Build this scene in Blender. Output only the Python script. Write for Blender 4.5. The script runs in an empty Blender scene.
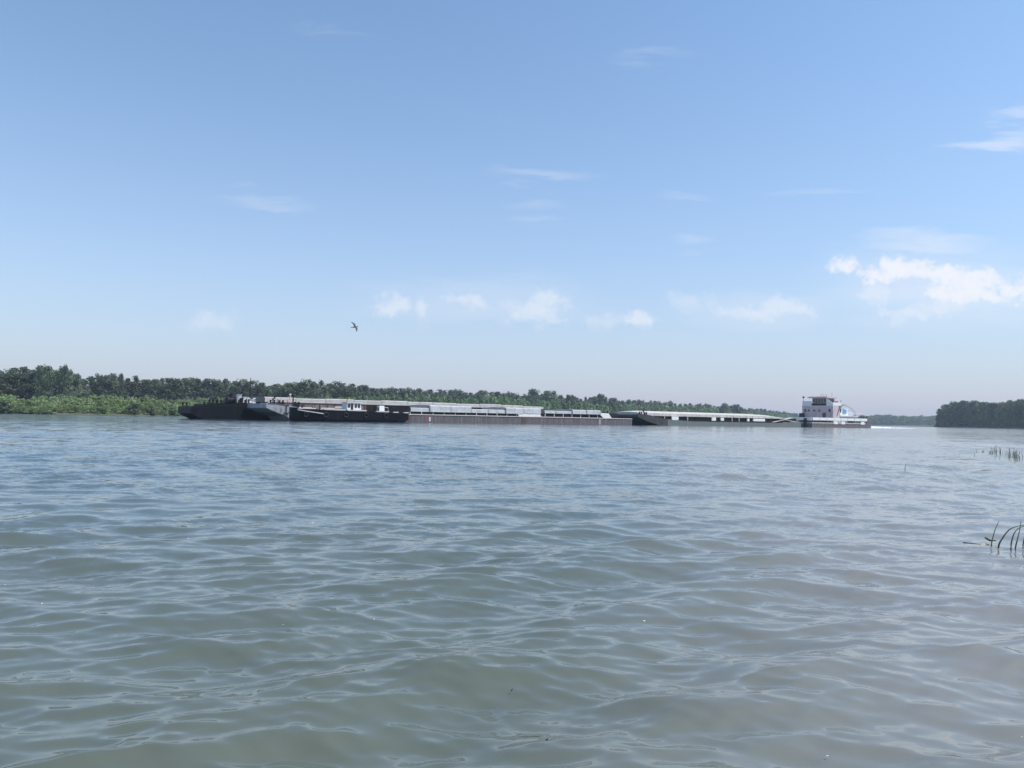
import bpy, bmesh, math, random
import numpy as np
from mathutils import Vector, Matrix
R = math.radians
random.seed(7); rng = np.random.default_rng(11)
scn = bpy.context.scene
COL = scn.collection

# ------------------------------------------------------------------ camera
F = 740.0; EYE = 1.0; ROLL = 0.0170; HOR = 418.5
pitch = math.atan((HOR-384)/F)
fwd = Vector((0, math.cos(pitch), math.sin(pitch)))
up0 = Vector((0, -math.sin(pitch), math.cos(pitch)))
X = Vector((1,0,0))
cup = up0*math.cos(ROLL) - X*math.sin(ROLL)
cri = X*math.cos(ROLL) + up0*math.sin(ROLL)
m = Matrix.Identity(4)
for i in range(3):
    m[i][0] = cri[i]; m[i][1] = cup[i]; m[i][2] = -fwd[i]
m[2][3] = EYE
cam = bpy.data.objects.new('camera', bpy.data.cameras.new('camera'))
COL.objects.link(cam); cam.matrix_world = m
cam.data.sensor_width = 36; cam.data.lens = F/1024*36
cam.data.clip_start = 0.1; cam.data.clip_end = 20000
scn.camera = cam
def ray(px, py):
    return (cri*(px-512) + cup*(384-py) + fwd*F).normalized()
def uv(px, py):
    d = ray(px, py); return d.x/d.y, d.z/d.y
def hor(px): return HOR + ROLL*(px-512)
def ground(px, Y):                      # a point on the ground Y metres ahead, on the bearing of px
    return uv(px, hor(px))[0]*Y
def zat(px, py, Y): return EYE + uv(px, py)[1]*Y
def water_at(px, py):
    d = ray(px, py); t = -EYE/d.z; return d.x*t, d.y*t

# ------------------------------------------------------------------ light
SUN_EL = R(56); SUN_AZ = (0.99, -0.12)
scn.view_settings.view_transform = 'Standard'; scn.view_settings.look = 'None'
scn.view_settings.exposure = 0.5; scn.view_settings.gamma = 1
scn.view_settings.use_curve_mapping = False
world = bpy.data.worlds.new('World'); scn.world = world; world.use_nodes = True
wn = world.node_tree.nodes; wl = world.node_tree.links; wn.clear()
def W(t, **k):
    n = wn.new(t)
    for a, b in k.items(): setattr(n, a, b)
    return n
def wmath(op, a, b=None, clamp=False):
    n = W('ShaderNodeMath', operation=op); n.use_clamp = clamp
    for i, v in enumerate((a, b)):
        if v is None: continue
        if hasattr(v, 'links') or hasattr(v, 'is_linked'): wl.new(v, n.inputs[i])
        else: n.inputs[i].default_value = v
    return n.outputs[0]
wout = W('ShaderNodeOutputWorld'); bg = W('ShaderNodeBackground')
sky = W('ShaderNodeTexSky', sky_type='NISHITA'); sky.sun_disc = False
sky.sun_elevation = SUN_EL; sky.sun_rotation = math.atan2(SUN_AZ[0], SUN_AZ[1])
sky.altitude = 20; sky.air_density = 1.0; sky.dust_density = 0.6; sky.ozone_density = 2.2
bg.inputs[1].default_value = 0.115
tc = W('ShaderNodeTexCoord'); sx = W('ShaderNodeSeparateXYZ'); wl.new(tc.outputs['Generated'], sx.inputs[0])
ay = wmath('MAXIMUM', wmath('ABSOLUTE', sx.outputs[1]), 0.05)
cu = wmath('DIVIDE', sx.outputs[0], ay); cv = wmath('DIVIDE', sx.outputs[2], ay)
cuv = W('ShaderNodeCombineXYZ'); wl.new(cu, cuv.inputs[0]); wl.new(cv, cuv.inputs[1])
wl.new(wmath('MULTIPLY', wmath('SIGN', sx.outputs[1]), .1371), cuv.inputs[2])
def noise(vec, scale, detail, rough, sxyz=(1,1,1)):
    mp = W('ShaderNodeMapping'); mp.inputs['Scale'].default_value = sxyz; wl.new(vec, mp.inputs[0])
    n = W('ShaderNodeTexNoise'); n.inputs['Scale'].default_value = scale
    n.inputs['Detail'].default_value = detail; n.inputs['Roughness'].default_value = rough
    wl.new(mp.outputs[0], n.inputs[0]); return n
def vmath(op, a, b=None, s=None):
    n = W('ShaderNodeVectorMath', operation=op)
    for i, v in enumerate((a, b)):
        if v is None: continue
        if isinstance(v, tuple): n.inputs[i].default_value = v
        else: wl.new(v, n.inputs[i])
    if s is not None: n.inputs['Scale'].default_value = s
    return n
def warp(vec, scale, amt, sxyz=(1,1,1)):
    nz = noise(vec, scale, 5, 0.62, sxyz)
    d = vmath('SUBTRACT', nz.outputs['Color'], (0.5,0.5,0.5))
    d = vmath('SCALE', d.outputs[0], s=amt)
    d2 = vmath('MULTIPLY', d.outputs[0], (1,1,0))
    return vmath('ADD', vec, d2.outputs[0]).outputs[0]
puffy = warp(warp(cuv.outputs[0], 17.3, 0.040), 47.7, 0.022)
wispy = warp(cuv.outputs[0], 9, 0.10, (0.5, 3, 1))
def blob(vec, px, py, rx, ry, amt, soft=0.6, tilt=0):
    u, v = uv(px, py)
    mp = W('ShaderNodeMapping', vector_type='TEXTURE')
    mp.inputs['Location'].default_value = (u, v, 0); mp.inputs['Rotation'].default_value = (0,0,tilt)
    mp.inputs['Scale'].default_value = (rx/F, ry/F, 1e9)
    wl.new(vec, mp.inputs[0])
    ln = vmath('LENGTH', mp.outputs[0])
    mr = W('ShaderNodeMapRange', interpolation_type='SMOOTHSTEP')
    mr.inputs[1].default_value = 1.0; mr.inputs[2].default_value = 1.0-soft
    mr.inputs[3].default_value = 0; mr.inputs[4].default_value = amt
    wl.new(ln.outputs['Value'], mr.inputs[0]); return mr.outputs[0]
def maxall(l):
    o = l[0]
    for q in l[1:]: o = wmath('MAXIMUM', o, q)
    return o
P_ = puffy; Q_ = wispy
fb = noise(cuv.outputs[0], 27.7, 10, .66, (1,1.15,1)); fine = wmath('MULTIPLY', wmath('SUBTRACT', fb.outputs[0], .48), 2.2)
fb2 = noise(cuv.outputs[0], 78.3, 8, .7, (1,1.1,1)); fine = wmath('ADD', fine, wmath('MULTIPLY', wmath('SUBTRACT', fb2.outputs[0], .5), 1.1))
def ragged(shapes, amount, lo, hi):
    msk = maxall([blob(P_,px,py,rx,ry,1.0,1.0,*r_) for px,py,rx,ry,*r_ in shapes])
    mr = W('ShaderNodeMapRange', interpolation_type='SMOOTHSTEP')
    mr.inputs[1].default_value = lo; mr.inputs[2].default_value = hi; mr.inputs[3].default_value = 0; mr.inputs[4].default_value = amount
    # nothing outside the mask, ragged inside it
    wl.new(wmath('ADD', msk, wmath('MULTIPLY', fine, wmath('MINIMUM', wmath('MULTIPLY', msk, 4.0), 1.0))), mr.inputs[0]); return mr.outputs[0]
bright = ragged([(892,264,34,20), (915,270,44,22), (950,278,52,22), (990,284,52,24), (1040,288,66,26), (846,264,26,16), (870,272,30,20), (985,296,40,14), (930,274,60,16), (970,284,60,16), (1010,290,50,16), (960,290,84,26), (900,270,50,24)], .90, .08, 1.10)
faint = ragged([(745,312,62,22), (790,308,52,18,-.2), (640,321,40,12), (545,298,42,24), (540,312,70,22), (470,303,44,18), (424,308,17,24), (398,306,40,18),
    (905,314,52,16), (878,292,60,24), (940,306,80,22)], .50, .10, 1.15)
ghost = ragged([(208,318,50,18), (600,318,50,12), (505,306,60,18), (700,304,60,18)], .30, .15, 1.3)
faint = wmath('MAXIMUM', faint, ghost)
cum = wmath('MAXIMUM', bright, faint)
wis = maxall([blob(Q_,*a) for a in [
    (925,243,96,16,.36,.9), (990,142,70,15,.42,.9,.12), (1022,114,50,14,.30,.9), (1060,140,60,22,.42,.9),
    (548,180,76,11,.20,1), (530,214,44,8,.12,1), (270,201,70,9,.15,1), (820,193,76,9,.12,1), (690,198,44,7,.12,.9),
    (690,244,34,8,.15,1), (655,55,60,9,.11,1,.1), (330,30,60,8,.06,.9), (480,304,170,34,.18,.9), (770,306,130,30,.18,.9), (945,290,180,62,.40,1)]])
cm = wmath('MAXIMUM', cum, wis)
tint = W('ShaderNodeMixRGB', blend_type='MULTIPLY'); tint.inputs[0].default_value = 1
wl.new(sky.outputs[0], tint.inputs[1]); tint.inputs[2].default_value = (.99, 1.17, 1.21, 1)
# thick summer air low over the horizon
hf = wmath('MULTIPLY', wmath('POWER', 2.718, wmath('MULTIPLY', wmath('MAXIMUM', sx.outputs[2], 0.0), -5.0)), .96)
air = W('ShaderNodeMixRGB'); wl.new(hf, air.inputs[0]); wl.new(tint.outputs[0], air.inputs[1]); air.inputs[2].default_value = (3.38, 3.34, 4.15, 1)
mix = W('ShaderNodeMixRGB'); wl.new(cm, mix.inputs[0]); wl.new(air.outputs[0], mix.inputs[1])
mix.inputs[2].default_value = (5.7, 5.8, 6.15, 1)
wl.new(mix.outputs[0], bg.inputs[0]); wl.new(bg.outputs[0], wout.inputs[0])
sun = bpy.data.objects.new('sun', bpy.data.lights.new('sun', 'SUN')); COL.objects.link(sun)
sun.data.energy = 3.0; sun.data.angle = R(0.53); sun.data.color = (1, 0.955, 0.89)
a = Vector(SUN_AZ).normalized()
sd = Vector((a.x*math.cos(SUN_EL), a.y*math.cos(SUN_EL), math.sin(SUN_EL)))
sun.rotation_euler = sd.to_track_quat('Z', 'Y').to_euler()

# ------------------------------------------------------------------ materials
def mat(name, col, rough=.6, col2=None, scale=2.0, stretch=(1,1,1), lo=.4, hi=.65, metallic=0, bump=0, rnd=0, spec=.5):
    mt = bpy.data.materials.new(name); mt.use_nodes = True
    nt = mt.node_tree; b = nt.nodes['Principled BSDF']
    b.inputs['Roughness'].default_value = rough; b.inputs['Metallic'].default_value = metallic
    b.inputs['Specular IOR Level'].default_value = spec
    b.inputs['Base Color'].default_value = (*col, 1)
    out = None
    if col2:
        t = nt.nodes.new('ShaderNodeTexCoord'); mp = nt.nodes.new('ShaderNodeMapping')
        mp.inputs['Scale'].default_value = stretch; nt.links.new(t.outputs['Object'], mp.inputs[0])
        nz = nt.nodes.new('ShaderNodeTexNoise'); nz.inputs['Scale'].default_value = scale
        nz.inputs['Detail'].default_value = 7; nz.inputs['Roughness'].default_value = .65
        nt.links.new(mp.outputs[0], nz.inputs[0])
        mr = nt.nodes.new('ShaderNodeMapRange'); mr.inputs[1].default_value = lo; mr.inputs[2].default_value = hi
        nt.links.new(nz.outputs[0], mr.inputs[0])
        mx = nt.nodes.new('ShaderNodeMixRGB'); mx.inputs[1].default_value = (*col,1); mx.inputs[2].default_value = (*col2,1)
        nt.links.new(mr.outputs[0], mx.inputs[0]); out = mx.outputs[0]
        if rnd:
            oi = nt.nodes.new('ShaderNodeObjectInfo'); h = nt.nodes.new('ShaderNodeHueSaturation')
            r1 = nt.nodes.new('ShaderNodeMapRange'); r1.inputs[3].default_value = 1-rnd; r1.inputs[4].default_value = 1+rnd
            nt.links.new(oi.outputs['Random'], r1.inputs[0]); nt.links.new(r1.outputs[0], h.inputs['Value'])
            r2 = nt.nodes.new('ShaderNodeMapRange'); r2.inputs[3].default_value = .485; r2.inputs[4].default_value = .515
            nt.links.new(oi.outputs['Random'], r2.inputs[0]); nt.links.new(r2.outputs[0], h.inputs['Hue'])
            nt.links.new(out, h.inputs['Color']); out = h.outputs[0]
        nt.links.new(out, b.inputs['Base Color'])
        if bump:
            bp = nt.nodes.new('ShaderNodeBump'); bp.inputs['Strength'].default_value = bump; bp.inputs['Distance'].default_value = .03
            nt.links.new(nz.outputs[0], bp.inputs['Height']); nt.links.new(bp.outputs[0], b.inputs['Normal'])
    return mt
M = dict(
    black=mat('black_hull_paint', (.005,.006,.009), .6, (.018,.015,.016), 1.2, (1,1,.25), .5, .8, spec=.15),
    grey=mat('grey_bow_paint', (.36,.37,.39), .55, (.15,.11,.09), 1.0, (1.4,1,.35), .52, .72),
    darkgrey=mat('dark_bow_paint', (.030,.033,.038), .55, (.10,.09,.085), 1.4, (1,1,.4), .5, .75),
    hull=mat('rusty_hull_paint', (.10,.09,.095), .7, (.24,.19,.17), 1.6, (1.6,1,.12), .45, .68, bump=.4),
    hull2=mat('weathered_hull_paint', (.12,.15,.15), .7, (.19,.18,.155), 1.6, (1.2,1,.15), .45, .68, bump=.3),
    cover=mat('galvanised_cover', (.60,.60,.60), .5, (.44,.43,.42), .9, (1,1,1), .42, .7, bump=.2),
    covertan=mat('aged_cover', (.60,.57,.52), .6, (.45,.41,.37), .7, (1,1,1), .42, .7, bump=.2),
    coaming=mat('dark_coaming', (.012,.010,.012), .7, (.035,.025,.024), 2, (1,1,.3), spec=.15),
    browncoam=mat('brown_coaming', (.17,.13,.12), .75, (.30,.26,.24), 1.5, (1,1,.3), .45, .7),
    pale=mat('pale_edge_paint', (.66,.60,.56), .6, (.38,.30,.26), 2.5, (1,1,1), .55, .75),
    white=mat('white_paint', (.84,.83,.81), .45, (.60,.55,.50), 1.4, (1,1,.4), .55, .8),
    dirtywhite=mat('weathered_white_paint', (.62,.50,.51), .55, (.38,.29,.29), 1.2, (1,1,.3), .5, .75),
    glass=mat('dark_glass', (.02,.025,.03), .1, spec=.8),
    dark=mat('dark_steel', (.014,.014,.017), .6, (.04,.03,.03), 3, spec=.2),
    rust=mat('rust', (.085,.052,.042), .85, (.15,.11,.095), 3),
    deck=mat('deck_paint', (.16,.13,.12), .8, (.28,.24,.22), 1),
    blue=mat('blue_panel', (.10,.34,.62), .5, (.14,.40,.66), 2),
    red=mat('red_mark', (.36,.14,.12), .6, (.4,.1,.08), 2),
    bark=mat('bark', (.20,.18,.15), .9, (.10,.085,.07), 3, (1,1,.2)),
    leafdark=mat('poplar_leaves', (.080,.102,.070), .6, (.185,.210,.140), .45, (1,1,.4), .42, .62, rnd=.36, spec=.3),
    leaflight=mat('willow_leaves', (.20,.25,.13), .6, (.31,.36,.20), .6, (1,1,.4), .40, .62, rnd=.22, spec=.3),
    leafmid=mat('young_poplar_leaves', (.15,.21,.11), .6, (.36,.43,.24), .7, (1,1,.22), .44, .60, rnd=.38, spec=.3),
    leafright=mat('bank_tree_leaves', (.075,.105,.068), .6, (.180,.215,.130), .3, (1,1,.6), .42, .62, rnd=.22, spec=.3),
    ground=mat('bank_soil', (.11,.105,.075), .95, (.06,.09,.04), .12, (1,1,1), .42, .6),
    bed=mat('riverbed_mud', (.14,.12,.09), .95, (.10,.09,.07), .3),
    reed=mat('reed_green', (.075,.10,.035), .6, (.20,.19,.09), 14, (1,1,1), .45, .65),
    foam=mat('foam', (.80,.82,.83), .8, (.72,.75,.77), 3),
    bird=mat('bird_feathers', (.045,.045,.05), .7, (.09,.09,.095), 14),
)

# ------------------------------------------------------------------ helpers
def tag(o, label=None, cat=None, group=None, kind=None):
    if label: o['label'] = label
    if cat: o['category'] = cat
    if group: o['group'] = group
    if kind: o['kind'] = kind
    return o
def empty(name, loc, rz=0):
    o = bpy.data.objects.new(name, None); COL.objects.link(o); o.location = loc; o.rotation_euler = (0,0,rz)
    o.empty_display_size = .3; return o
def leafy(mt, amt=.35):
    nt = mt.node_tree; b = nt.nodes['Principled BSDF']; t = nt.nodes.new('ShaderNodeBsdfTranslucent'); m_ = nt.nodes.new('ShaderNodeMixShader')
    m_.inputs[0].default_value = amt; src = b.inputs['Base Color'].links[0].from_socket
    g_ = nt.nodes.new('ShaderNodeMixRGB'); g_.blend_type = 'MULTIPLY'; g_.inputs[0].default_value = 1; g_.inputs[2].default_value = (1.3,1.5,.7,1)
    nt.links.new(src, g_.inputs[1]); nt.links.new(g_.outputs[0], t.inputs[0])
    nt.links.new(b.outputs[0], m_.inputs[1]); nt.links.new(t.outputs[0], m_.inputs[2])
    nt.links.new(m_.outputs[0], nt.nodes['Material Output'].inputs[0])
for k_ in ('leafdark','leaflight','leafmid','leafright'): leafy(M[k_])
def link(name, me, parent=None):
    o = bpy.data.objects.new(name, me); COL.objects.link(o)
    if parent: o.parent = parent
    return o
def pydata(name, V, Fc, mt, parent=None, smooth=False):
    me = bpy.data.meshes.new(name); me.from_pydata([tuple(v) for v in V], [], [tuple(f) for f in Fc]); me.update()
    me.materials.append(M[mt] if isinstance(mt, str) else mt)
    if smooth: me.polygons.foreach_set('use_smooth', [True]*len(me.polygons))
    return link(name, me, parent)
class MB:
    def __init__(s): s.V = []; s.F = []
    def box(s, x0, x1, y0, y1, z0, z1, tx=0, ty=0):       # tx, ty: inset of the top
        b = len(s.V)
        s.V += [(x0,y0,z0),(x1,y0,z0),(x1,y1,z0),(x0,y1,z0),(x0+tx,y0+ty,z1),(x1-tx,y0+ty,z1),(x1-tx,y1-ty,z1),(x0+tx,y1-ty,z1)]
        s.F += [tuple(b+i for i in f) for f in [(0,3,2,1),(4,5,6,7),(0,1,5,4),(1,2,6,5),(2,3,7,6),(3,0,4,7)]]
        return s
    def prism(s, prof, y0, y1):                            # prof: (x, z) polygon, extruded across
        n = len(prof); b = len(s.V)
        s.V += [(x,y0,z) for x, z in prof] + [(x,y1,z) for x, z in prof]
        for i in range(n):
            j = (i+1) % n; s.F.append((b+i, b+j, b+n+j, b+n+i))
        s.F.append(tuple(b+n-1-i for i in range(n))); s.F.append(tuple(b+n+i for i in range(n))); return s
    def prismx(s, prof, x0, x1):                           # prof: (y, z) polygon, extruded along
        n = len(prof); b = len(s.V)
        s.V += [(x0,y,z) for y, z in prof] + [(x1,y,z) for y, z in prof]
        for i in range(n):
            j = (i+1) % n; s.F.append((b+i, b+j, b+n+j, b+n+i))
        s.F.append(tuple(b+n-1-i for i in range(n))); s.F.append(tuple(b+n+i for i in range(n))); return s
    def tube(s, pts, r, n=6, r1=None):
        pts = [Vector(p) for p in pts]; b = len(s.V); k = len(pts)
        for i, p in enumerate(pts):
            d = (pts[min(i+1,k-1)] - pts[max(i-1,0)]).normalized()
            a_ = d.cross(Vector((0,0,1)))
            if a_.length < .05: a_ = d.cross(Vector((1,0,0)))
            a_.normalize(); c = d.cross(a_)
            rr = r if r1 is None else r + (r1-r)*i/(k-1)
            for q in range(n):
                t = 2*math.pi*q/n; s.V.append(tuple(p + a_*math.cos(t)*rr + c*math.sin(t)*rr))
        for i in range(k-1):
            for q in range(n):
                s.F.append((b+i*n+q, b+i*n+(q+1)%n, b+(i+1)*n+(q+1)%n, b+(i+1)*n+q))
        s.F.append(tuple(b+n-1-q for q in range(n))); s.F.append(tuple(b+(k-1)*n+q for q in range(n)))
        return s
    def build(s, name, mt, parent=None, smooth=False, fix=True):
        o = pydata(name, s.V, s.F, mt, parent, smooth)
        if fix:
            bm = bmesh.new(); bm.from_mesh(o.data); bmesh.ops.recalc_face_normals(bm, faces=bm.faces); bm.to_mesh(o.data); bm.free()
        return o

# ------------------------------------------------------------------ water
def water_material():
    mt = bpy.data.materials.new('river_water'); mt.use_nodes = True; nt = mt.node_tree; L = nt.links
    b = nt.nodes['Principled BSDF']; b.inputs['IOR'].default_value = 1.46
    N = lambda t, **k: [setattr(n := nt.nodes.new(t), a_, c) for a_, c in k.items()] and n or n if k else nt.nodes.new(t)
    def mth(op, a_, c=None, clamp=False):
        n = nt.nodes.new('ShaderNodeMath'); n.operation = op; n.use_clamp = clamp
        for i, v in enumerate((a_, c)):
            if v is None: continue
            if isinstance(v, (int, float)): n.inputs[i].default_value = v
            else: L.new(v, n.inputs[i])
        return n.outputs[0]
    def vm(op, a_, c=None, s=None):
        n = nt.nodes.new('ShaderNodeVectorMath'); n.operation = op
        for i, v in enumerate((a_, c)):
            if v is None: continue
            if isinstance(v, tuple): n.inputs[i].default_value = v
            else: L.new(v, n.inputs[i])
        if s is not None:
            if isinstance(s, (int, float)): n.inputs['Scale'].default_value = s
            else: L.new(s, n.inputs['Scale'])
        return n.outputs[0]
    geo = nt.nodes.new('ShaderNodeNewGeometry'); pos = geo.outputs['Position']
    def nz(scale, detail, rough, st, rot=0, loc=(0,0,0)):
        mp = nt.nodes.new('ShaderNodeMapping'); mp.inputs['Scale'].default_value = st; mp.inputs['Rotation'].default_value = (0,0,rot)
        mp.inputs['Location'].default_value = loc
        L.new(pos, mp.inputs[0]); n = nt.nodes.new('ShaderNodeTexNoise'); n.inputs['Scale'].default_value = scale
        n.inputs['Detail'].default_value = detail; n.inputs['Roughness'].default_value = rough; L.new(mp.outputs[0], n.inputs[0]); return n
    def rng_(v, a0, a1, b0, b1):
        n = nt.nodes.new('ShaderNodeMapRange'); L.new(v, n.inputs[0])
        for i, q in enumerate((a0,a1,b0,b1)): n.inputs[i+1].default_value = q
        return n.outputs[0]
    # distance from the shore point where the waves carry over from mesh relief to fine relief
    sep = nt.nodes.new('ShaderNodeSeparateXYZ'); L.new(pos, sep.inputs[0])
    dist = vm('LENGTH', vm('MULTIPLY', pos, (1,1,0)))
    lenn = nt.nodes.new('ShaderNodeVectorMath'); lenn.operation = 'LENGTH'; L.new(vm('MULTIPLY', pos, (1,1,0)), lenn.inputs[0])
    dist = lenn.outputs['Value']
    # ripples as slope fields (colour channels = slope in x and y)
    def slope(n, amp, aniso):
        v = vm('SUBTRACT', n.outputs['Color'], (.5,.5,.5)); v = vm('MULTIPLY', v, (aniso,1,0)); return vm('SCALE', v, s=amp)
    r1 = slope(nz(13.0, 4, .6, (.6,1,1), .15), 1.0, .6)      # 10 cm ripples
    r2 = slope(nz(2.0, 3, .55, (.5,1,1), -.2), 1.0, .6)     # half metre
    r3 = slope(nz(.75, 5, .68, (.55,1,1), .1), 1.0, .6)     # 2 m waves
    gust = nz(.030, 3, .6, (.45,1.3,1), .05, (3,7,0))
    gust2 = nz(.55, 4, .65, (.7,1,1), -.1)
    g = mth('ADD', rng_(gust.outputs[0], .36, .64, .35, 1.35), rng_(gust2.outputs[0], .38, .62, -.55, .55))
    g = mth('MAXIMUM', g, .15)
    near1 = rng_(dist, 0, 20, .50, .80); near2 = rng_(dist, 5, 40, .0, .60); near3 = rng_(dist, 8, 70, .08, .62)
    s = vm('ADD', vm('ADD', vm('SCALE', r1, s=near1), vm('SCALE', r2, s=near2)), vm('SCALE', r3, s=near3))
    s = vm('SCALE', s, s=mth('MULTIPLY', g, rng_(dist, 65, 105, 1.0, .42)))   # calmer water in the lee of the convoy
    nrm = vm('NORMALIZE', vm('ADD', geo.outputs['Normal'], s))
    L.new(nrm, b.inputs['Normal'])
    # silty water, a little browner over the shallows on the right
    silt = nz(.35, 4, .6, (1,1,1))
    sky_tint = rng_(mth('ADD', dist, mth('MULTIPLY', silt.outputs[0], 9.0)), 5, 24, 0, 1)  # bluer with distance: reflected sky put into the water's base colour
    sh = rng_(mth('ADD', mth('SUBTRACT', mth('MULTIPLY', sep.outputs[0], 1.6), mth('MULTIPLY', dist, .28)), mth('MULTIPLY', silt.outputs[0], 2.0)), .3, 3.2, 0, 1)
    mx = nt.nodes.new('ShaderNodeMixRGB'); L.new(sh, mx.inputs[0])
    dm = nt.nodes.new('ShaderNodeMixRGB'); L.new(sky_tint, dm.inputs[0]); dm.inputs[1].default_value = (.110,.124,.094,1); dm.inputs[2].default_value = (.075,.114,.128,1)
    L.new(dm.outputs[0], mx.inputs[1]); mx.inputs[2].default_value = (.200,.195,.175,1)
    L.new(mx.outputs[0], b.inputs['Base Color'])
    L.new(rng_(dist, 0, 200, .07, .12), b.inputs['Roughness'])
    return mt
rr = [0.0, .25]; 
while rr[-1] < 9000:
    r = rr[-1]; k = .02 if r < 1.2 else (.0048 if r < 7 else .0062 if r < 80 else (.012 if r < 190 else .09)); rr.append(r*(1+k))
rr = np.array(rr[1:])
th = np.concatenate([np.arange(-52, 52, .2), np.arange(52, 308, 4.0)]); th = np.radians(th)
nr, nt_ = len(rr), len(th)
RR, TT = np.meshgrid(rr, th, indexing='ij')
PX = RR*np.sin(TT); PY = RR*np.cos(TT); Z = np.zeros_like(PX); DX = np.zeros_like(PX); DY = np.zeros_like(PX)
loc = np.gradient(rr)[:,None]*np.ones_like(PX)
def comp(lam, ang, amp, ph, chop):
    global Z, DX, DY
    amp = amp*(1 if lam < .7 else .6 if lam > 1.5 else np.clip(.85 + (RR-3.5)*.06, .85, .95))   # longer chop
    k = 2*math.pi/lam; kx, ky = k*math.sin(ang), k*math.cos(ang)
    f = np.clip((lam/loc - 2.5)/3.0, 0, 1)
    p = kx*PX + ky*PY + ph
    Z += f*amp*np.cos(p); DX -= f*chop*amp*math.sin(ang)*np.sin(p); DY -= f*chop*amp*math.cos(ang)*np.sin(p)
lams = np.exp(rng.uniform(math.log(.07), math.log(3.2), 270))
for lam in lams:
    fam = rng.random()
    if lam < .22: ang = rng.normal(math.pi, .45)
    elif fam < .68: ang = rng.normal(math.pi + .04, .24)
    elif fam < .93: ang = rng.normal(math.pi - .50, .20)
    else: ang = rng.normal(math.pi + .7, .3)
    sl = .0108*float(np.interp(math.log(lam), [math.log(.07),math.log(.2),math.log(.4),math.log(.8),math.log(2.0)], [1.15,1.5,1.55,1.15,.62]))
    comp(lam, ang, sl*lam/(2*math.pi)*rng.uniform(.6,1.4), rng.uniform(0, 6.283), .75)
comp(1.3, math.pi-.55, .0060, 1.0, .8); comp(.85, math.pi+.12, .0035, 2.2, .8); comp(1.9, math.pi+.05, .0055, .4, .8)
for q, (lam, a_) in enumerate([(1.15,.0110),(.95,.007)]):
    comp(lam, math.pi-.75-.1*q, a_, .6+q, .85)
fadefar = np.clip((200-RR)/60, 0, 1)
# gusty patches: rougher and calmer stretches of river
pat = 1 + .22*np.sin(PX*.21+PY*.33+1)+.18*np.sin(PX*-.37+PY*.19+2)
Z *= fadefar*pat; VX = PX + DX*fadefar*pat; VY = PY + DY*fadefar*pat
co = np.stack([VX, VY, Z], -1).reshape(-1, 3)
co = np.vstack([co, [[0,0,0]]])
I = np.arange(nr*nt_).reshape(nr, nt_); J = np.roll(I, -1, axis=1)
quads = np.stack([I[:-1], J[:-1], J[1:], I[1:]], -1).reshape(-1, 4)[:, ::-1]
tris = np.stack([I[0], np.full(nt_, nr*nt_), J[0]], -1)
me = bpy.data.meshes.new('river_water'); me.vertices.add(len(co)); me.vertices.foreach_set('co', co.ravel())
nl = quads.size + tris.size; me.loops.add(nl); me.loops.foreach_set('vertex_index', np.concatenate([quads.ravel(), tris.ravel()]))
me.polygons.add(len(quads)+len(tris))
st = np.concatenate([np.arange(len(quads))*4, quads.size + np.arange(len(tris))*3])
me.polygons.foreach_set('loop_start', st); me.polygons.foreach_set('use_smooth', [True]*(len(quads)+len(tris)))
me.update(calc_edges=True); me.validate()
if me.polygons[0].normal.z < 0: me.flip_normals()
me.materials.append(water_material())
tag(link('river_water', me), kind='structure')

# ------------------------------------------------------------------ land
bed = MB(); bed.box(-9000, 9000, -9000, 9000, -6, -4); tag(bed.build('riverbed', 'bed'), kind='structure')
def bank(name, line, inward):
    """line: shore points; inward: function giving the landward direction"""
    V, Fc = [], []; prof = [(-4,-1.2),(0,-.05),(1.5,.35),(5,.7),(15,1.0),(60,1.2),(400,1.6)]
    pts = []
    for a_, b_ in zip(line[:-1], line[1:]):
        n = max(2, int((Vector(b_)-Vector(a_)).length/5))
        pts += [Vector(a_).lerp(Vector(b_), i/n) for i in range(n)]
    pts.append(Vector(line[-1]))
    for i, p in enumerate(pts):
        d = inward(p); w = .8*math.sin(i*.7)+.9*math.sin(i*.23+1)
        for off, z in prof: V.append((p.x+d.x*(off+w), p.y+d.y*(off+w), z + (random.uniform(-.08,.08) if off > 1 else 0)))
    k = len(prof)
    for i in range(len(pts)-1):
        for j in range(k-1): Fc.append((i*k+j, (i+1)*k+j, (i+1)*k+j+1, i*k+j+1))
    o = pydata(name, V, Fc, 'ground'); bm = bmesh.new(); bm.from_mesh(o.data); bmesh.ops.recalc_face_normals(bm, faces=bm.faces)
    bm.faces.ensure_lookup_table()
    if bm.faces[0].normal.z < 0: bmesh.ops.reverse_faces(bm, faces=bm.faces)
    bm.to_mesh(o.data); bm.free(); return tag(o, kind='structure')
def interp(tab, x):
    xs, ys = zip(*tab); return float(np.interp(x, xs, ys))
SHORE = [(-260,150),(-100,185),(0,192),(100,204),(175,216),(300,250),(400,290),(500,335),(600,420),(700,520),(770,700),(840,980)]
TALL = [(-260,230),(-100,255),(0,275),(70,285),(85,325),(200,345),(300,355),(400,425),(500,480),(600,590),(700,690),(770,900),(850,1150)]
shore = [(ground(p, y), y) for p, y in SHORE]
ldir = Vector((-.35, .94))
bank('far_river_bank', shore + [(shore[-1][0]+40, 1180), (ground(1010, 1250), 1250), (ground(1200, 1250), 1250)], lambda p: ldir if p.y < 1100 else Vector((0,1)))
rshore = [(ground(938, 545), 545), (ground(980, 500), 500), (ground(1040, 450), 450), (ground(1200, 330), 330)]
bank('right_river_bank', [(rshore[0][0]-4, 640)] + rshore, lambda p: Vector((.83,.55)))

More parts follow.
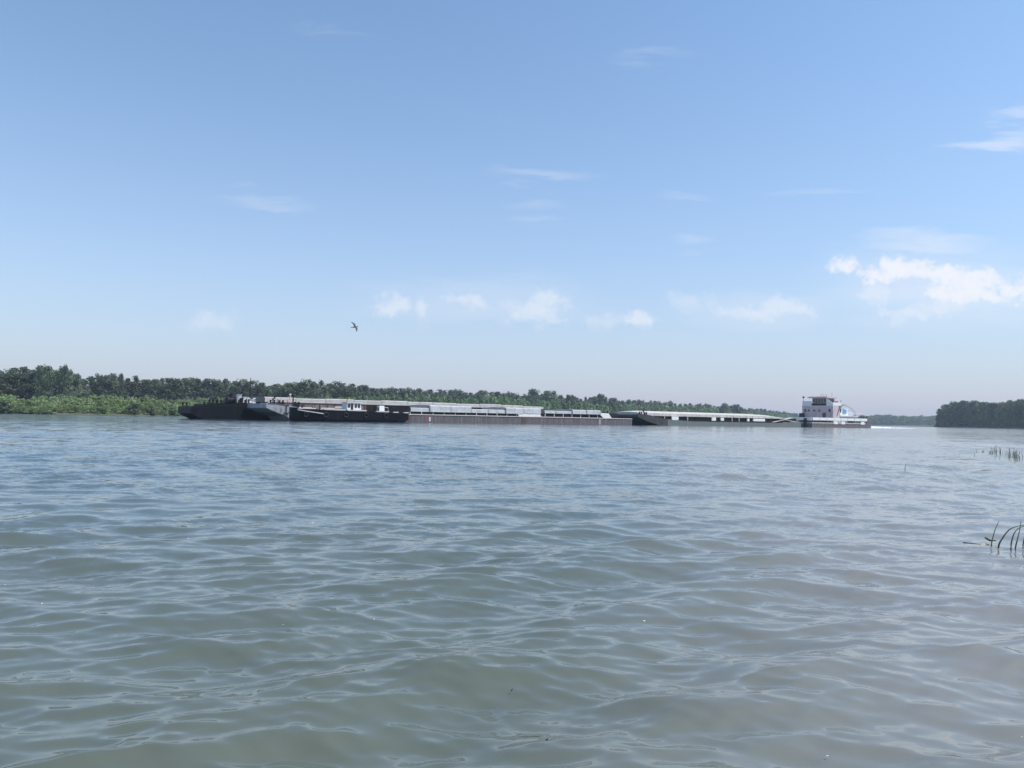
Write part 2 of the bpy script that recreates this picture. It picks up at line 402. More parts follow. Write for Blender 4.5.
# ------------------------------------------------------------------ foliage
def leafquads(V, Fc, c, rad, n, size):
    for _ in range(n):
        d = Vector((random.gauss(0,1), random.gauss(0,1), random.gauss(0,1))).normalized()
        p = Vector(c) + Vector((d.x*rad[0], d.y*rad[1], d.z*rad[2]))*(random.random()**.45)
        nn = (d*.8 + Vector((random.gauss(0,.6), random.gauss(0,.6), random.gauss(.35,.6)))).normalized()
        a_ = nn.orthogonal().normalized(); a_.rotate(Matrix.Rotation(random.uniform(0,6.28), 3, nn)); c_ = nn.cross(a_)
        s_ = size*random.uniform(.6, 1.3); b = len(V)
        V += [p-a_*s_*.6, p+c_*s_*.45, p+a_*s_*.7, p-c_*s_*.5]; Fc.append((b,b+1,b+2,b+3))
def crown(name, H, base, W_, nclump, per, size, mt, shape='oval', seed=0, crad=1.0):
    random.seed(seed); V, Fc = [], []
    for i in range(nclump):
        t = (i+random.random())/nclump
        z = base + (H-base)*t
        if shape == 'oval': w = math.sin(math.pi*(.12+.84*t)**.8)*.5*W_
        elif shape == 'dome': w = math.sqrt(max(.03, 1-(t*.97)**2.4))*.5*W_
        else: w = (.25+.75*math.sin(math.pi*(.1+.8*t)))*.5*W_
        a_ = random.uniform(0, 6.283); q = random.uniform(.25, .95)*w*random.choice((1,1,.85,1.15))
        cr = crad*random.uniform(.6,1.35)
        leafquads(V, Fc, (math.cos(a_)*q, math.sin(a_)*q, min(z, H-cr*.5)), (cr, cr, cr*.85), int(per*random.uniform(.6,1.3)), size)
    me = bpy.data.meshes.new(name); me.from_pydata([tuple(v) for v in V], [], Fc); me.update(); me.materials.append(M[mt]); return me
def trunk(name, H, r, seed, limbs=5):
    random.seed(seed+99); mb = MB(); lean = random.uniform(-.5,.5)
    mb.tube([(0,0,-.3),(lean*.2,.05,H*.3),(lean*.5,0,H*.6),(lean,0,H*.93)], r, 6, r*.2)
    for i in range(limbs):
        z = H*random.uniform(.25,.75); a_ = random.uniform(0,6.28); l = H*random.uniform(.1,.18)
        mb.tube([(lean*z/H,0,z),(math.cos(a_)*l*.6, math.sin(a_)*l*.6, z+l*.5),(math.cos(a_)*l, math.sin(a_)*l, z+l*1.1)], r*.35, 5, r*.1)
    me = bpy.data.meshes.new(name); me.from_pydata(mb.V, [], mb.F); me.update(); me.materials.append(M['bark']); return me
tallm = [(trunk('trunk', 17, .26, i), crown('crown', 17+random.uniform(-.5,.5), 1.5, 6.8+.9*(i%3), 46, 34, .62, 'leafdark', ('oval','oval','col')[i%3], 10+i, 1.35)) for i in range(7)]
youngm = [(trunk('trunk', 10, .12, 50+i, 3), crown('crown', 10, .8, 3.6+.5*(i%3), 26, 26, .50, 'leafmid', ('col','oval')[i%2], 60+i, .85)) for i in range(6)]
roundm = [(trunk('trunk', 17, .4, 80+i), crown('crown', 17, 1.0, 13, 80, 40, .70, 'leafdark', 'dome', 90+i, 1.7)) for i in range(3)]
rightm = [(trunk('trunk', 16, .4, 120+i), crown('crown', 16, .3, 12.5, 90, 42, .80, 'leafright', 'dome', 130+i, 1.7)) for i in range(4)]
shrubm = [crown('willow_shrub', 4.6, .1, 3.6+.4*(i%3), 24, 26, .34, 'leaflight', ('dome','col','oval')[i%3], 160+i, .75) for i in range(6)]
darkshrub = [crown('willow_shrub', 2.2, .05, 3.4, 16, 30, .30, 'leafdark', 'dome', 180+i, .6) for i in range(2)]
random.seed(5)
SECT = [(-300,12,'at the very left edge of the wood'),(12,30,'just right of the left edge of the photo'),(30,52,'under the left hump of the tallest stand'),(52,72,'under the right hump of the tallest stand'),
        (72,100,'in the notch right of the tallest stand'),(100,140,'above the sandy shoreline'),(140,176,'just left of the black barge bow'),
        (176,205,'above the stepped tip of the black barge'),(205,235,'above the bollards of the black barge'),(235,262,'beside the black barge mast'),(262,295,'above the grey raked bow'),
        (295,345,'above the open hold of the long barge'),(345,375,'above the workboat cabin'),(375,410,'above the workboat stern'),
        (410,451,'above the first grey hatch covers'),(451,488,'above the second pair of covers'),(488,524,'above the low covers amidships'),(524,545,'above the white coaming end'),
        (545,572,'above the low aft covers'),(572,602,'above the high aft covers'),(602,634,'above the square stern of the long barge'),
        (634,675,'above the rear barge bow'),(675,715,'above the forward cover of the rear barge'),(715,750,'above the middle of the rear barge'),(750,800,'above the rear barge stern'),(800,1100,'behind the pusher boat')]
def sector(px):
    for a_, b_, t in SECT:
        if a_ <= px < b_: return t
    return SECT[-1][2]
def tree(name, pair, x, y, z, h, w, label, cat, group):
    r = empty(name, (x, y, z), random.uniform(0, 6.28)); r.scale = (w, w, h)
    tag(r, label, cat, group)
    t = link('trunk', pair[0], r); c = link('crown', pair[1], r); return r
TOP = [(-100,366),(0,367),(20,368),(45,366),(62,366),(70,371),(80,376),(95,375),(120,375),(150,377),(200,379),(250,380),(268,383),(285,380),(300,380),(330,381),(350,383),(380,387),(410,389),(440,390),(480,391),(505,392),(520,393),(575,396),(600,398),(640,400),(700,403),(740,406),(770,410),(800,414),(850,416)]
# tall wood: two staggered rows
cnt = 0
for row in range(2):
    px = -70.0
    while px < 800:
        Y = interp(TALL, px) + row*9 + random.uniform(-3, 3)
        x = ground(px, Y); H = zat(px, interp(TOP, px), Y) - 1.2
        H *= random.uniform(.78, 1.04) if row == 0 else random.uniform(.88, 1.05)
        tree('poplar_tree', random.choice(tallm), x, Y, 1.1, H/17, random.uniform(.80,1.45)*(1 if px < 400 else 1.1),
             ('nearer' if row == 0 else 'farther') + ' tall dark tree ' + sector(px), 'tree', ('front' if row == 0 else 'back') + ' rank of tall dark trees ' + sector(px)); cnt += 1
        px += (4.9 if px < 600 else 6.6)*random.uniform(.8,1.2)*(F/Y)/(F/400) *1.25
print('tall', cnt)
# round crowns that stand clear of the line
for px, top, wpx, Y, lab in [(533,389.5,19,520,'left of two round dark crowns rising over the white coaming end'),(549,391,22,512,'right of two round dark crowns rising over the white coaming end'),
        (569,395,14,515,'low round dark crown over the aft hatch covers, beside the two highest'),(600,394.5,17,560,'round dark crown standing alone above the aft covers end'),(613,398,12,560,'smaller round crown at the right shoulder of the lone one'),
        (724,403.5,13,690,'left of two round crowns above the rear barge'),(737,404.5,13,680,'right of two round crowns above the rear barge'),
        (44,366,17,272,'broad dark crown, topmost of the wood near the left edge'),(63,366,15,274,'broad dark crown ending the tallest stand on its right side'),(120,374,9,320,'narrow crown poking above the low stretch of the wood')]:
    H = zat(px, top, Y) - 1.1
    tree('round_tree', random.choice(roundm), ground(px, Y), Y, 1.1, H/17, wpx*Y/F/13*1.15, lab, 'tree', 'round crowned trees above the wood')
# young light poplars in front of the wood
YT = [(176,399),(255,398),(300,397),(345,396),(372,395.5),(400,394.5),(450,396),(500,397),(560,400),(640,404),(700,407),(770,411.5),(800,416)]
cnt = 0
for row in range(2):
    px = 178.0
    while px < 790:
        f = (.55 if px < 330 else .72) if row == 0 else .86
        Ys, Yt = interp(SHORE, px), interp(TALL, px); Y = Ys + (Yt-Ys)*f*.9 + random.uniform(-4,4)
        H = max(3.5, (zat(px, interp(YT, px) + (1.5 if row == 0 else 0), Y) - 1.0)*random.uniform(.86,1.08))
        tree('young_poplar', random.choice(youngm), ground(px, Y), Y, 1.0, H/10, random.uniform(.65,1.2)*max(.8, Y/400),
             ('nearer' if row == 0 else 'farther') + ' slim pale young tree ' + sector(px), 'tree', ('front' if row == 0 else 'back') + ' rank of young trees ' + sector(px)); cnt += 1
        px += 5.6*random.uniform(.7,1.3)*(1 if px < 600 else .95)
print('young', cnt)
# willow shrubs at the water's edge
ST = [(-60,398),(0,394),(12,396),(18,400),(30,398),(50,396.5),(90,397),(130,396.5),(175,398),(220,400),(300,402)]
cnt = 0
for row in range(3):
    px = -45.0
    while px < (300 if row else 262):
        Y = interp(SHORE, px) + 1.3 + row*8 + random.uniform(-1.5, 1.5)
        H = (zat(px, interp(ST, px), Y) - .5)*(.50,.80,1.0)[row]*random.uniform(.85,1.1)
        o = link('willow_shrub', random.choice(shrubm)); o.location = (ground(px,Y), Y, .35+.12*row); o.rotation_euler.z = random.uniform(0,6.28)
        k = random.uniform(.9,1.3); o.scale = (k, k, H/4.6)
        tag(o, 'light green willow %s, %s' % (('at the waterline','halfway up the bank','against the dark wood')[row], sector(px)), 'shrub', 'willow shrubs ' + ('at the waterline ','halfway up the bank ','against the wood ')[row] + sector(px)); cnt += 1
        px += 9.2*random.uniform(.75,1.25)
print('shrubs', cnt)
for px, s_, lab in [(3,1.25,'dark low shrub overhanging the water at the left edge'),(10,.9,'dark low shrub just left of the sandy patch'),(134,1.35,'dark rounded shrub at the waterline, left of a pair'),(152,1.2,'dark rounded shrub at the waterline, right of a pair'),(170,1.3,'dark shrub at the waterline beside the black barge bow'),(102,.9,'small dark shrub at the waterline in mid bank')]:
    Y = interp(SHORE, px)+.6; o = link('willow_shrub', random.choice(darkshrub)); o.location = (ground(px,Y), Y, .1); o.scale = (s_*1.3, s_, s_*1.05)
    tag(o, lab, 'shrub', 'dark shrubs at the waterline')
# undergrowth: one mass
V, Fc = [], []
for i in range(2300):
    px = random.uniform(-60, 800); Ys, Yt = interp(SHORE, px), interp(TALL, px); t = random.uniform(.05, 1.08) if i % 3 else random.uniform(.9, 1.1); Y = Ys + 3 + (Yt-Ys)*t
    leafquads(V, Fc, (ground(px,Y), Y, 1.0), (2.6,2.0,random.uniform(.6,1.3)*(1+2.6*(t>.85))), 16, .6)
o = pydata('undergrowth', V, Fc, 'leafmid'); tag(o, 'green undergrowth between the shrubs and the wood on the far bank', 'undergrowth', kind='stuff')
# very far wood across the bend
V, Fc = [], []
for i in range(2600):
    px = random.uniform(745, 1010); Y = 1195 + random.uniform(0, 60)
    top = 15.0 + .9*math.sin(px*.13) + .6*math.sin(px*.41+1) + random.uniform(-.8,1.2)
    z = random.uniform(0, top)
    leafquads(V, Fc, (ground(px,Y), Y, z), (4.5,4,2.0), 26, 1.7)
o = pydata('distant_wood', V, Fc, 'leafdark'); tag(o, 'hazy far-off wood closing the river bend behind the pusher boat', 'wood', kind='stuff')
# right bank trees
RT = [(940,409,7),(946,404.5,9),(954,402,11),(963,401,12),(973,401,12),(984,402.2,12),(994,403,12),(1003,402.4,11),(1012,400.8,12),(1022,399.5,13),(1034,398,14),(1048,397,15),(1064,396,16)]
RLAB = ['lowest dark tree at the tip of the right bank point','second dark tree from the tip of the right bank point','dark tree on the rounded shoulder of the right bank wood','broad dark tree crowning the rounded end of the right wood',
        'broad dark tree just right of the crown of the right wood','dark tree where the right wood begins to dip','dark tree in the dip of the right wood','dark tree leaving the dip of the right wood','dark tree where the right wood rises again','tall dark tree at the right edge of the photo']
for row in range(2):
    for i, (px, top, wp) in enumerate(RT):
        if row: px += 4.5; top += .6
        Y = interp([(940,540),(984,505),(1064,430)], px) + 6 + row*11
        H = zat(px, top, Y) - .6
        lab = (RLAB[i] if i < 10 else 'dark tree of the right wood standing %s past the right edge of the photo' % ('just','a little','well')[i-10]) if row == 0 else 'dark tree in the second rank of the right bank wood'
        tree('bank_tree', rightm[(i+row)%4], ground(px,Y), Y, .5, H/16, wp*Y/F/12.5*1.35, lab, 'tree', 'dark trees of the right bank wood')
V, Fc = [], []
for i in range(420):
    px = random.uniform(938, 1060); Y = interp([(938,546),(984,503),(1064,430)], px)+random.uniform(0,4)
    leafquads(V, Fc, (ground(px,Y)+1.5, Y+2, random.uniform(.6,5)), (2.2,1.5,1.3), 22, .8)
o = pydata('bank_thicket', V, Fc, 'leafright'); tag(o, 'dense thicket along the foot of the right bank trees', 'thicket', kind='stuff')

# ------------------------------------------------------------------ convoy frame
U = Vector((.822, .5695)); NW = Vector((-.5695, .822)); P0 = Vector((-50., 110.)); ANG = math.atan2(U.y, U.x)
def cpos(s, ly=0): 
    p = P0 + U*s + NW*ly; return (p.x, p.y, 0)
def s_at(px, ly=0):                     # position along the convoy seen at column px, for the lane ly
    k = uv(px, hor(px))[0]; b = P0 + NW*ly
    return (k*b.y - b.x)/(U.x - k*U.y)
def z_at(px, py, ly=0):
    s = s_at(px, ly); return zat(px, py, (P0 + U*s + NW*ly).y)
def hull_mesh(L, W_, top, rake, nose, mb=None, chamfer=.7):
    """barge hull: top = [(x,z)...] deck line, rake length at the bow, nose = height of the bow's lower lip"""
    prof = [(0, nose)] + [(x, z) for x, z in top] + [(L, -.8), (rake*1.15, -.8), (rake, -.05), (rake*.62, nose*.30), (rake*.3, nose*.62)]
    mb = mb or MB(); mb.prism(prof, 0, W_); return mb
def bollards(root, spots, mt='dark'):
    for x, y, z in spots:
        b = MB(); 
        for dx in (-.3,.3): b.tube([(x+dx,y,z),(x+dx,y,z+.55)], .15, 8); b.tube([(x+dx,y,z+.5),(x+dx,y,z+.62)], .2, 8)
        b.box(x-.6,x+.6,y-.25,y+.25,z,z+.06); b.build('bollard', mt, root)
def rolling_cover(root, x0, x1, y0, y1, z0, z1, mt='cover'):
    h = z1-z0; w = y1-y0; b = MB()
    b.prismx([(y0,z0),(y0,z0+h*.80),(y0+w*.06,z0+h*.93),(y0+w*.5,z1),(y1-w*.06,z0+h*.93),(y1,z0+h*.80),(y1,z0)], x0, x1)
    o = b.build('hatch_cover', mt, root)
    r = MB()
    for xx in (x0+.05, (x0+x1)/2, x1-.05):
        r.prismx([(y0-.03,z0),(y0-.03,z0+h*.81),(y0+w*.06,z0+h*.95),(y0+w*.5,z1+.03),(y1-w*.06,z0+h*.95),(y1+.03,z0+h*.81),(y1+.03,z0)], xx-.05, xx+.05)
    r.box(x0+.2, x1-.2, y0-.06, y0-.002, z0+.02, z0+.12)
    r.build('rib', mt, o); return o

# ---- A: black barge, far lane, high in the water
LY = 11.3; sA = s_at(191, LY)
A = empty('cargo_barge', cpos(sA, LY), ANG)
tag(A, 'high black barge in the far lane, its blunt dark bow leading the convoy at left', 'barge', 'barges pushed in the convoy')
AL = s_at(548, LY) + 7 - sA; a_off = s_at(191, LY) - s_at(178, LY)
hull_mesh(AL, 10.9, [(0.05,2.15),(2.6,2.25),(2.65,2.62),(8,2.85),(16,2.9),(24,2.7),(AL,2.3)], 2.0, 1.0).build('hull', 'black', A)
d = MB(); d.box(.6,AL-.6,.4,10.5,2.05,2.1); d.box(9,12.6,3,8,2.9,3.15); d.build('deck', 'dark', A)
b = MB(); b.box(0.0,2.6,-.06,-.002,1.9,2.0); b.box(3,24,-.06,-.002,2.3,2.4); b.build('rubbing_strake', 'dark', A)
a_ = lambda px, ly=2: s_at(px, LY+ly) - sA
zA = lambda x: float(np.interp(x, [0,2.6,2.65,8,16,24], [2.15,2.25,2.62,2.85,2.9,2.7]))
bollards(A, [(x_, .9, zA(x_)) for x_ in (a_(184.5,.9), a_(206,.9), a_(211,.9), a_(214.5,.9), a_(219,.9), a_(237,.9), a_(243,.9))])
x0, x1 = a_(222,3), a_(235,3)
w = MB(); w.prism([(x0,2.8),(x0+.5,3.5),(x0+1.0,4.0),(x1-1.1,4.05),(x1-.4,3.5),(x1,2.8)], 1.6, 4.2); w.build('winch_housing', 'black', A)
w = MB(); w.tube([(x0+.3,1.3,3.35),(x1-.5,1.3,3.35)], .42, 14); w.tube([(x0+.3,1.3,3.35),(x0+.4,1.3,3.35)], .62, 14); w.tube([(x1-.6,1.3,3.35),(x1-.5,1.3,3.35)], .62, 14); w.build('winch_drum', 'dark', A)
w = MB(); w.tube([(x0+1.3,2.6,4.0),(x0+1.3,2.6,4.35)], .35, 10); w.build('hand_wheel', 'dark', A)
for px, ly, wd, z1, mt in ((236.5,5,.9,3.9,'dark'),(239,3.4,.8,4.35,'cover'),(242.5,2.6,.6,3.7,'dark'),(245,2.2,.7,3.9,'white'),(248,1.8,.5,3.6,'browncoam'),(251.5,1.4,.8,3.45,'white'),(254,1.4,.5,3.3,'pale')):
    x_ = a_(px, ly); w = MB(); w.box(x_-wd/2,x_+wd/2,ly,ly+.9,2.75,z1,.04,.04); lk = w.build('locker', mt, A)
    w = MB(); w.box(x_-wd/2-.05,x_+wd/2+.05,ly-.05,ly+.95,z1+.003,z1+.07); w.build('lid', mt, lk)
for px in (240.5, 247, 252.5):
    x_ = a_(px, 1); w = MB(); w.tube([(x_,1,2.8),(x_,1,3.55),(x_+.2,1,3.75),(x_+.4,1,3.65)], .1, 7); w.build('vent', 'white' if px > 245 else 'dark', A)
sm = a_(249.5, 3)
w = MB(); w.tube([(sm,3,2.8),(sm,3,5.6)], .13, 6); w.tube([(sm,3,5.5),(sm,3,7.4)], .08, 6, .05); w.tube([(sm-.5,3,5.4),(sm+.5,3,5.4)], .06, 5); w.tube([(sm,3,6.9),(sm+2.6,3,2.9)], .025, 4); w.tube([(sm,3,6.9),(sm-2.8,3,2.9)], .025, 4); w.build('mast', 'dark', A)
w = MB(); xx0, xx1 = a_(196,.35), a_(222,.35); k = xx0
while k <= xx1: w.tube([(k,.35,zA(k)),(k,.35,zA(k)+.8)], .03, 5); k += 1.1
w.tube([(xx0,.35,zA(xx0)+.8),(xx1,.35,zA(xx1)+.8)], .025, 5); w.build('railing', 'dark', A)
w = MB(); w.tube([(2.75,.5,2.65),(4.2,.6,2.95),(6.5,.7,3.1),(x0,1.3,3.4)], .035, 5); w.build('mooring_rope', 'dark', A)
xa0, xa1 = s_at(264, LY+1) - sA, s_at(543, LY+1) - sA
w = MB(); w.prism([(xa0-.2,2.2),(xa0-.2,3.15),(xa1+.3,3.15),(xa1+3,2.25)], 1.0, 1.3); w.prism([(xa0-.2,2.2),(xa0-.2,3.15),(xa1+.3,3.15),(xa1+3,2.25)], 9.6, 9.9); w.box(xa0-.19,xa0+.1,1.31,9.59,2.2,3.15); w.box(xa1,xa1+.29,1.31,9.59,2.2,3.15); w.build('hatch_coaming', 'coaming', A)
n = 11; stp = (xa1-xa0)/n
for i in range(n):
    hi = 4.12 if i % 2 == 0 else 4.02
    if i == n-1: hi = 3.75
    if 6 <= i < n-1: hi -= .12
    rolling_cover(A, xa0+i*stp+.03, xa0+(i+1)*stp-.03, .85, 10.05, 3.16, hi, 'covertan')

# ---- B: long near-lane barge
sB = s_at(266); 
B = empty('cargo_barge', cpos(sB), ANG)
tag(B, 'long rust streaked barge with raked grey bow and pale hatch covers, alongside the black one', 'barge', 'barges pushed in the convoy')
b_ = lambda px, ly=0: s_at(px, ly) - sB
BL = b_(632)
zt = lambda px, py: z_at(px, py)
deckB = [(0.05,2.75),(1.6,2.72),(b_(290),2.45),(b_(320),1.95),(b_(370),1.5),(b_(400),1.38),(BL,1.32)]
# grey bow section and rusty midbody are one hull; the bow plating is a part
xr = b_(300)
prof_b = [(0,2.05)] + deckB[:3] + [(xr, 2.12),(xr,-.8),(xr-.3,-.8),(xr-1.3,-.02),(xr*.62,.72),(xr*.28,1.42)]
MB().prism(prof_b, 0, 10.9).build('bow_section', 'grey', B)
MB().prism([(xr+.01,2.12)] + deckB[3:] + [(BL,-.8),(xr+.01,-.8)], 0, 10.9).build('hull', 'hull', B)
g = MB()
for a_, c_ in zip(deckB[3:-1], deckB[4:]): g.prism([(a_[0],a_[1]-.02),(c_[0]-.01,c_[1]-.02),(c_[0]-.01,c_[1]+.13),(a_[0],a_[1]+.13)], -.09, .12)
g.build('gunwale', 'pale', B)
g = MB(); g.prism([(0.3,2.70),(1.6,2.68),(b_(290)-.2,2.42),(b_(290)-.2,2.51),(1.6,2.79),(.3,2.82)], -.07, .1); g.build('gunwale', 'rust', B)
w = MB(); w.box(b_(521.5),b_(525.8),-.05,-.003,.02,1.3); w.build('hull_patch', 'rust', B)
w = MB(); w.box(b_(402),b_(411),-.06,-.003,.02,1.3); w.build('hull_patch', 'rust', B)
for px, mt in ((427,'red'),(600,'pale')):
    w = MB(); x_ = b_(px)
    for i in range(6): w.box(x_-.17, x_+.17, -.03, -.003, .12+i*.18, .12+i*.18+.1)
    w.box(x_-.27, x_-.2, -.03, -.003, .1, 1.2); w.build('draught_marks', mt, B)
    if mt == 'red':
        w = MB(); w.box(x_+.4,x_+.75,-.03,-.003,.25,1.0); w.build('draught_marks', 'pale', B)
# anchor at the bow
w = MB(); w.tube([(3.2,-.12,2.5),(3.2,-.12,1.2)], .06, 6); w.tube([(2.8,-.14,1.35),(3.2,-.14,1.1),(3.6,-.14,1.35)], .09, 6); w.build('anchor', 'dark', B)
bollards(B, [(1.2,.8,2.72),(2.6,.8,2.7),(5.2,.8,2.5),(BL-1.5,.8,1.32),(BL-4,.8,1.32)])
w = MB(); w.box(2.2,3.0,1.2,1.9,2.7,3.5); w.box(3.9,4.4,1.3,1.8,2.6,3.4); w.box(1.0,1.5,2.2,3,2.7,3.2); w.build('locker', 'dirtywhite', B)
w = MB(); w.tube([(1.9,3,2.7),(1.9,3,3.5),(2.3,3,3.8)], .14, 7); w.tube([(4.9,2,2.5),(4.9,2,3.3)], .09, 6); w.build('vent', 'dark', B)
# twin kingposts on the foredeck
for dx in (0,.5):
    w = MB(); x_ = b_(294)+dx; w.tube([(x_,2.2,2.2),(x_,2.2,4.3)], .11, 7); w.tube([(x_-.15,2.2,4.3),(x_+.15,2.2,4.3)], .16, 7); w.build('mooring_post', 'dark' if dx else 'dirtywhite', B)
# open hold coaming forward
x0, x1, x2 = b_(272,1.1), b_(366,1.1), b_(410,1.1)
w = MB(); w.prism([(x0,2.3),(x0+.6,2.95),(x1-.01,2.95),(x1-.01,1.5),(b_(335),1.85)], 1.1, 1.35); w.prism([(x0,2.3),(x0+.6,2.95),(x1-.01,2.95),(x1-.01,1.5),(b_(335),1.85)], 9.5, 9.75)
w.build('hatch_coaming', 'browncoam', B)
w = MB(); w.box(x1,x2,1.1,1.35,1.35,2.95); w.box(x1,x2,9.5,9.75,1.35,2.95); w.box(x0+.6,x2,1.4,9.4,1.2,1.3); w.build('hatch_coaming', 'coaming', B)
w = MB(); 
for i in range(12):
    x_ = x0+1.2+i*(x1-x0-1.5)/11; w.box(x_,x_+.09,1.0,1.098,2.0,2.9)
w.box(x0+.8,x1,1.0,1.098,2.91,3.01); w.build('coaming_stiffener', 'rust', B)
for p0, p1, h0, h1 in ((300,313,2.15,2.3),(322,345,2.0,2.28),(336,346,2.3,2.52)):
    w = MB(); w.box(b_(p0),b_(p1),.55,.7,h0-.2,h1); w.build('walkway_panel', 'pale', B)
# covered hold
zc = 1.93
x3, x4, x5 = b_(410,1), b_(541,1), b_(602,1)
w = MB(); w.box(x3,b_(524),1.25,1.5,1.3,zc); w.box(x3,b_(524),9.3,9.55,1.3,zc); w.box(b_(545),x5,1.25,1.5,1.3,zc+.2); w.box(b_(545),x5,9.3,9.55,1.3,zc+.2); w.build('hatch_coaming', 'coaming', B)
xs = x3
while xs < x5:
    if not (b_(521) < xs < b_(545)):
        w = MB(); w.box(xs,xs+.12,1.08,1.24,1.3,zc-.02 if xs < b_(530) else zc+.18); w.build('stanchion', 'pale', B)
    xs += 2.35
w = MB(); w.prism([(b_(520.5),2.0),(b_(543),2.0),(b_(544.5),1.33),(b_(522.5),1.33)], .95, 1.2); w.prism([(b_(520.5),2.0),(b_(543),2.0),(b_(544.5),1.33),(b_(522.5),1.33)], 9.55, 9.8); w.build('coaming_end', 'white', B)
w = MB(); w.prism([(b_(601),2.55),(b_(611.5),2.45),(b_(615),1.33),(b_(607),1.33),(b_(604),2.0)], .95, 1.2); w.prism([(b_(601),2.55),(b_(611.5),2.45),(b_(615),1.33),(b_(607),1.33),(b_(604),2.0)], 9.55, 9.8); w.build('coaming_end', 'white', B)
for p0, p1, z0, z1 in [(410.5,430,zc,2.72),(430,451,zc,3.28),(451,471.5,zc,3.24),(471.5,488.5,zc,2.72),(488.5,506,zc,2.72),(506,524,zc,3.22),(524,541,2.02,3.18),
                       (544.5,556,zc+.22,2.78),(556,572,zc+.22,2.78),(572.5,586.5,zc+.22,3.12),(587,601,zc+.22,3.12)]:
    hi = z1 > 3; y0 = .95 if hi else 1.15
    rolling_cover(B, b_(p0,y0)+.04, b_(p1,y0)-.04, y0, 10.9-y0, z0+.01, z1)
w = MB(); w.box(b_(601)+.1,b_(612),2,8.8,2.46,2.62); w.box(b_(612),b_(616),2.5,4,1.3,2.75); w.tube([(b_(614),2,1.3),(b_(614),2,3.0)],.12,6); w.build('hold_ladder', 'dark', B)
w = MB(); w.box(b_(616.5),b_(624),2.6,7,1.31,2.3); w.box(b_(619),b_(630),4,9,1.31,2.55); w.build('winch_housing', 'dark', B)

# ---- C: small black workboat lashed outboard of B
C0 = -4.9; sC = s_at(295, C0); CL = s_at(411, C0) - sC; c_ = lambda px: s_at(px, C0) - sC
C = empty('workboat', cpos(sC, C0), ANG)
tag(C, 'low black workboat with a small white cabin lashed alongside the long barge', 'boat')
w = MB(); n = 16; V = []
st_ = []
for i in range(n+1):
    t = i/n; x = CL*t
    hw = 2.2*min(1, (.30+.7*min(1,t/.22)))*min(1, .62+.38*min(1,(1-t)/.12))
    zd = 1.98 - .38*min(1,t/.9) + .22*max(0,(.2-t)/.2)
    zk = -.7 + 1.0*max(0,(.04-t)/.04) + 1.15*max(0,(t-.90)/.10)
    st_.append([(x, 2.2-hw, zd),(x, 2.2-hw*.96, max(zk+.05,.35)),(x, 2.2-hw*.75, zk),(x, 2.2+hw*.75, zk),(x, 2.2+hw*.96, max(zk+.05,.35)),(x, 2.2+hw, zd)])
V = [p for s_ in st_ for p in s_]; Fc = []
for i in range(n):
    for j in range(6): Fc.append((i*6+j, i*6+(j+1)%6, (i+1)*6+(j+1)%6, (i+1)*6+j))
Fc += [tuple(range(6)), tuple(n*6+j for j in range(6))]
w.V = V; w.F = Fc; w.build('hull', 'black', C)
dz = lambda x: 1.98 - .38*min(1, x/CL/.9)
w = MB(); w.prism([(c_(298),1.75),(c_(298),1.86),(c_(324),1.32),(c_(324),1.18)], -.0, .42); w.build('rubbing_strake', 'pale', C)
for p0, p1 in ((299,316),(324,333),(333.5,346),(348,367),(377,389.5),(394,399),(404.5,409)):
    w = MB(); w.box(c_(p0),c_(p1),.15,.75,dz(c_(p0))+.004,dz(c_(p0))+.17); w.build('bulwark_panel', 'pale', C)
x0, x1 = c_(349), c_(363.3); zb = dz(x0)
w = MB(); w.box(x0,x1,.9,3.2,zb,zb+1.35,.06,.05); cab = w.build('cabin', 'white', C)
w = MB(); w.box(x0-.15,x1+.15,.75,3.35,zb+1.36,zb+1.45); w.build('roof', 'white', cab)
for fx in (.04,.52,.74):
    w = MB(); w.box(x0+(x1-x0)*fx+.06, x0+(x1-x0)*(fx+.17), .86,.93,zb+.55,zb+1.15); w.build('window', 'glass', cab)
w = MB(); w.box(x0+(x1-x0)*.27, x0+(x1-x0)*.42, .86,.93,zb+.1,zb+1.2); w.build('door', 'dark', cab)
w = MB(); w.tube([(x0+.4,2,zb+1.4),(x0+.4,2,zb+2.5)], .05, 6); w.tube([(x0+.1,2,zb+2.1),(x0+.7,2,zb+2.1)], .04, 5); w.build('mast', 'dark', C)
x0, x1 = c_(381.5), c_(386.8); zb = dz(x0)+.1
w = MB(); w.box(x0,x1,.9,2.3,zb,zb+1.0,.05,.05); hb = w.build('companionway', 'white', C)
w = MB(); w.box(x0-.55,x0-.1,1.1,2.1,zb,zb+.95); w.build('engine_vent', 'dark', C)
w = MB(); w.tube([(c_(378),.4,zb),(c_(378),.4,zb+.8),(c_(389),.4,zb+.7),(c_(389),.4,zb)], .03, 5); w.build('railing', 'white', C)
bollards(C, [(c_(303),1.4,1.93),(c_(398),1.4,dz(c_(398)))])
w = MB()
for k in range(5): 
    x_ = c_(306+k*20)
    for q in range(12):
        pass
    w.tube([(x_+.35*math.cos(t*.5236), -.0+.0*t, 1.1+.35*math.sin(t*.5236)) for t in range(13)], .11, 6)
w.build('tyre_fender', 'dark', C)

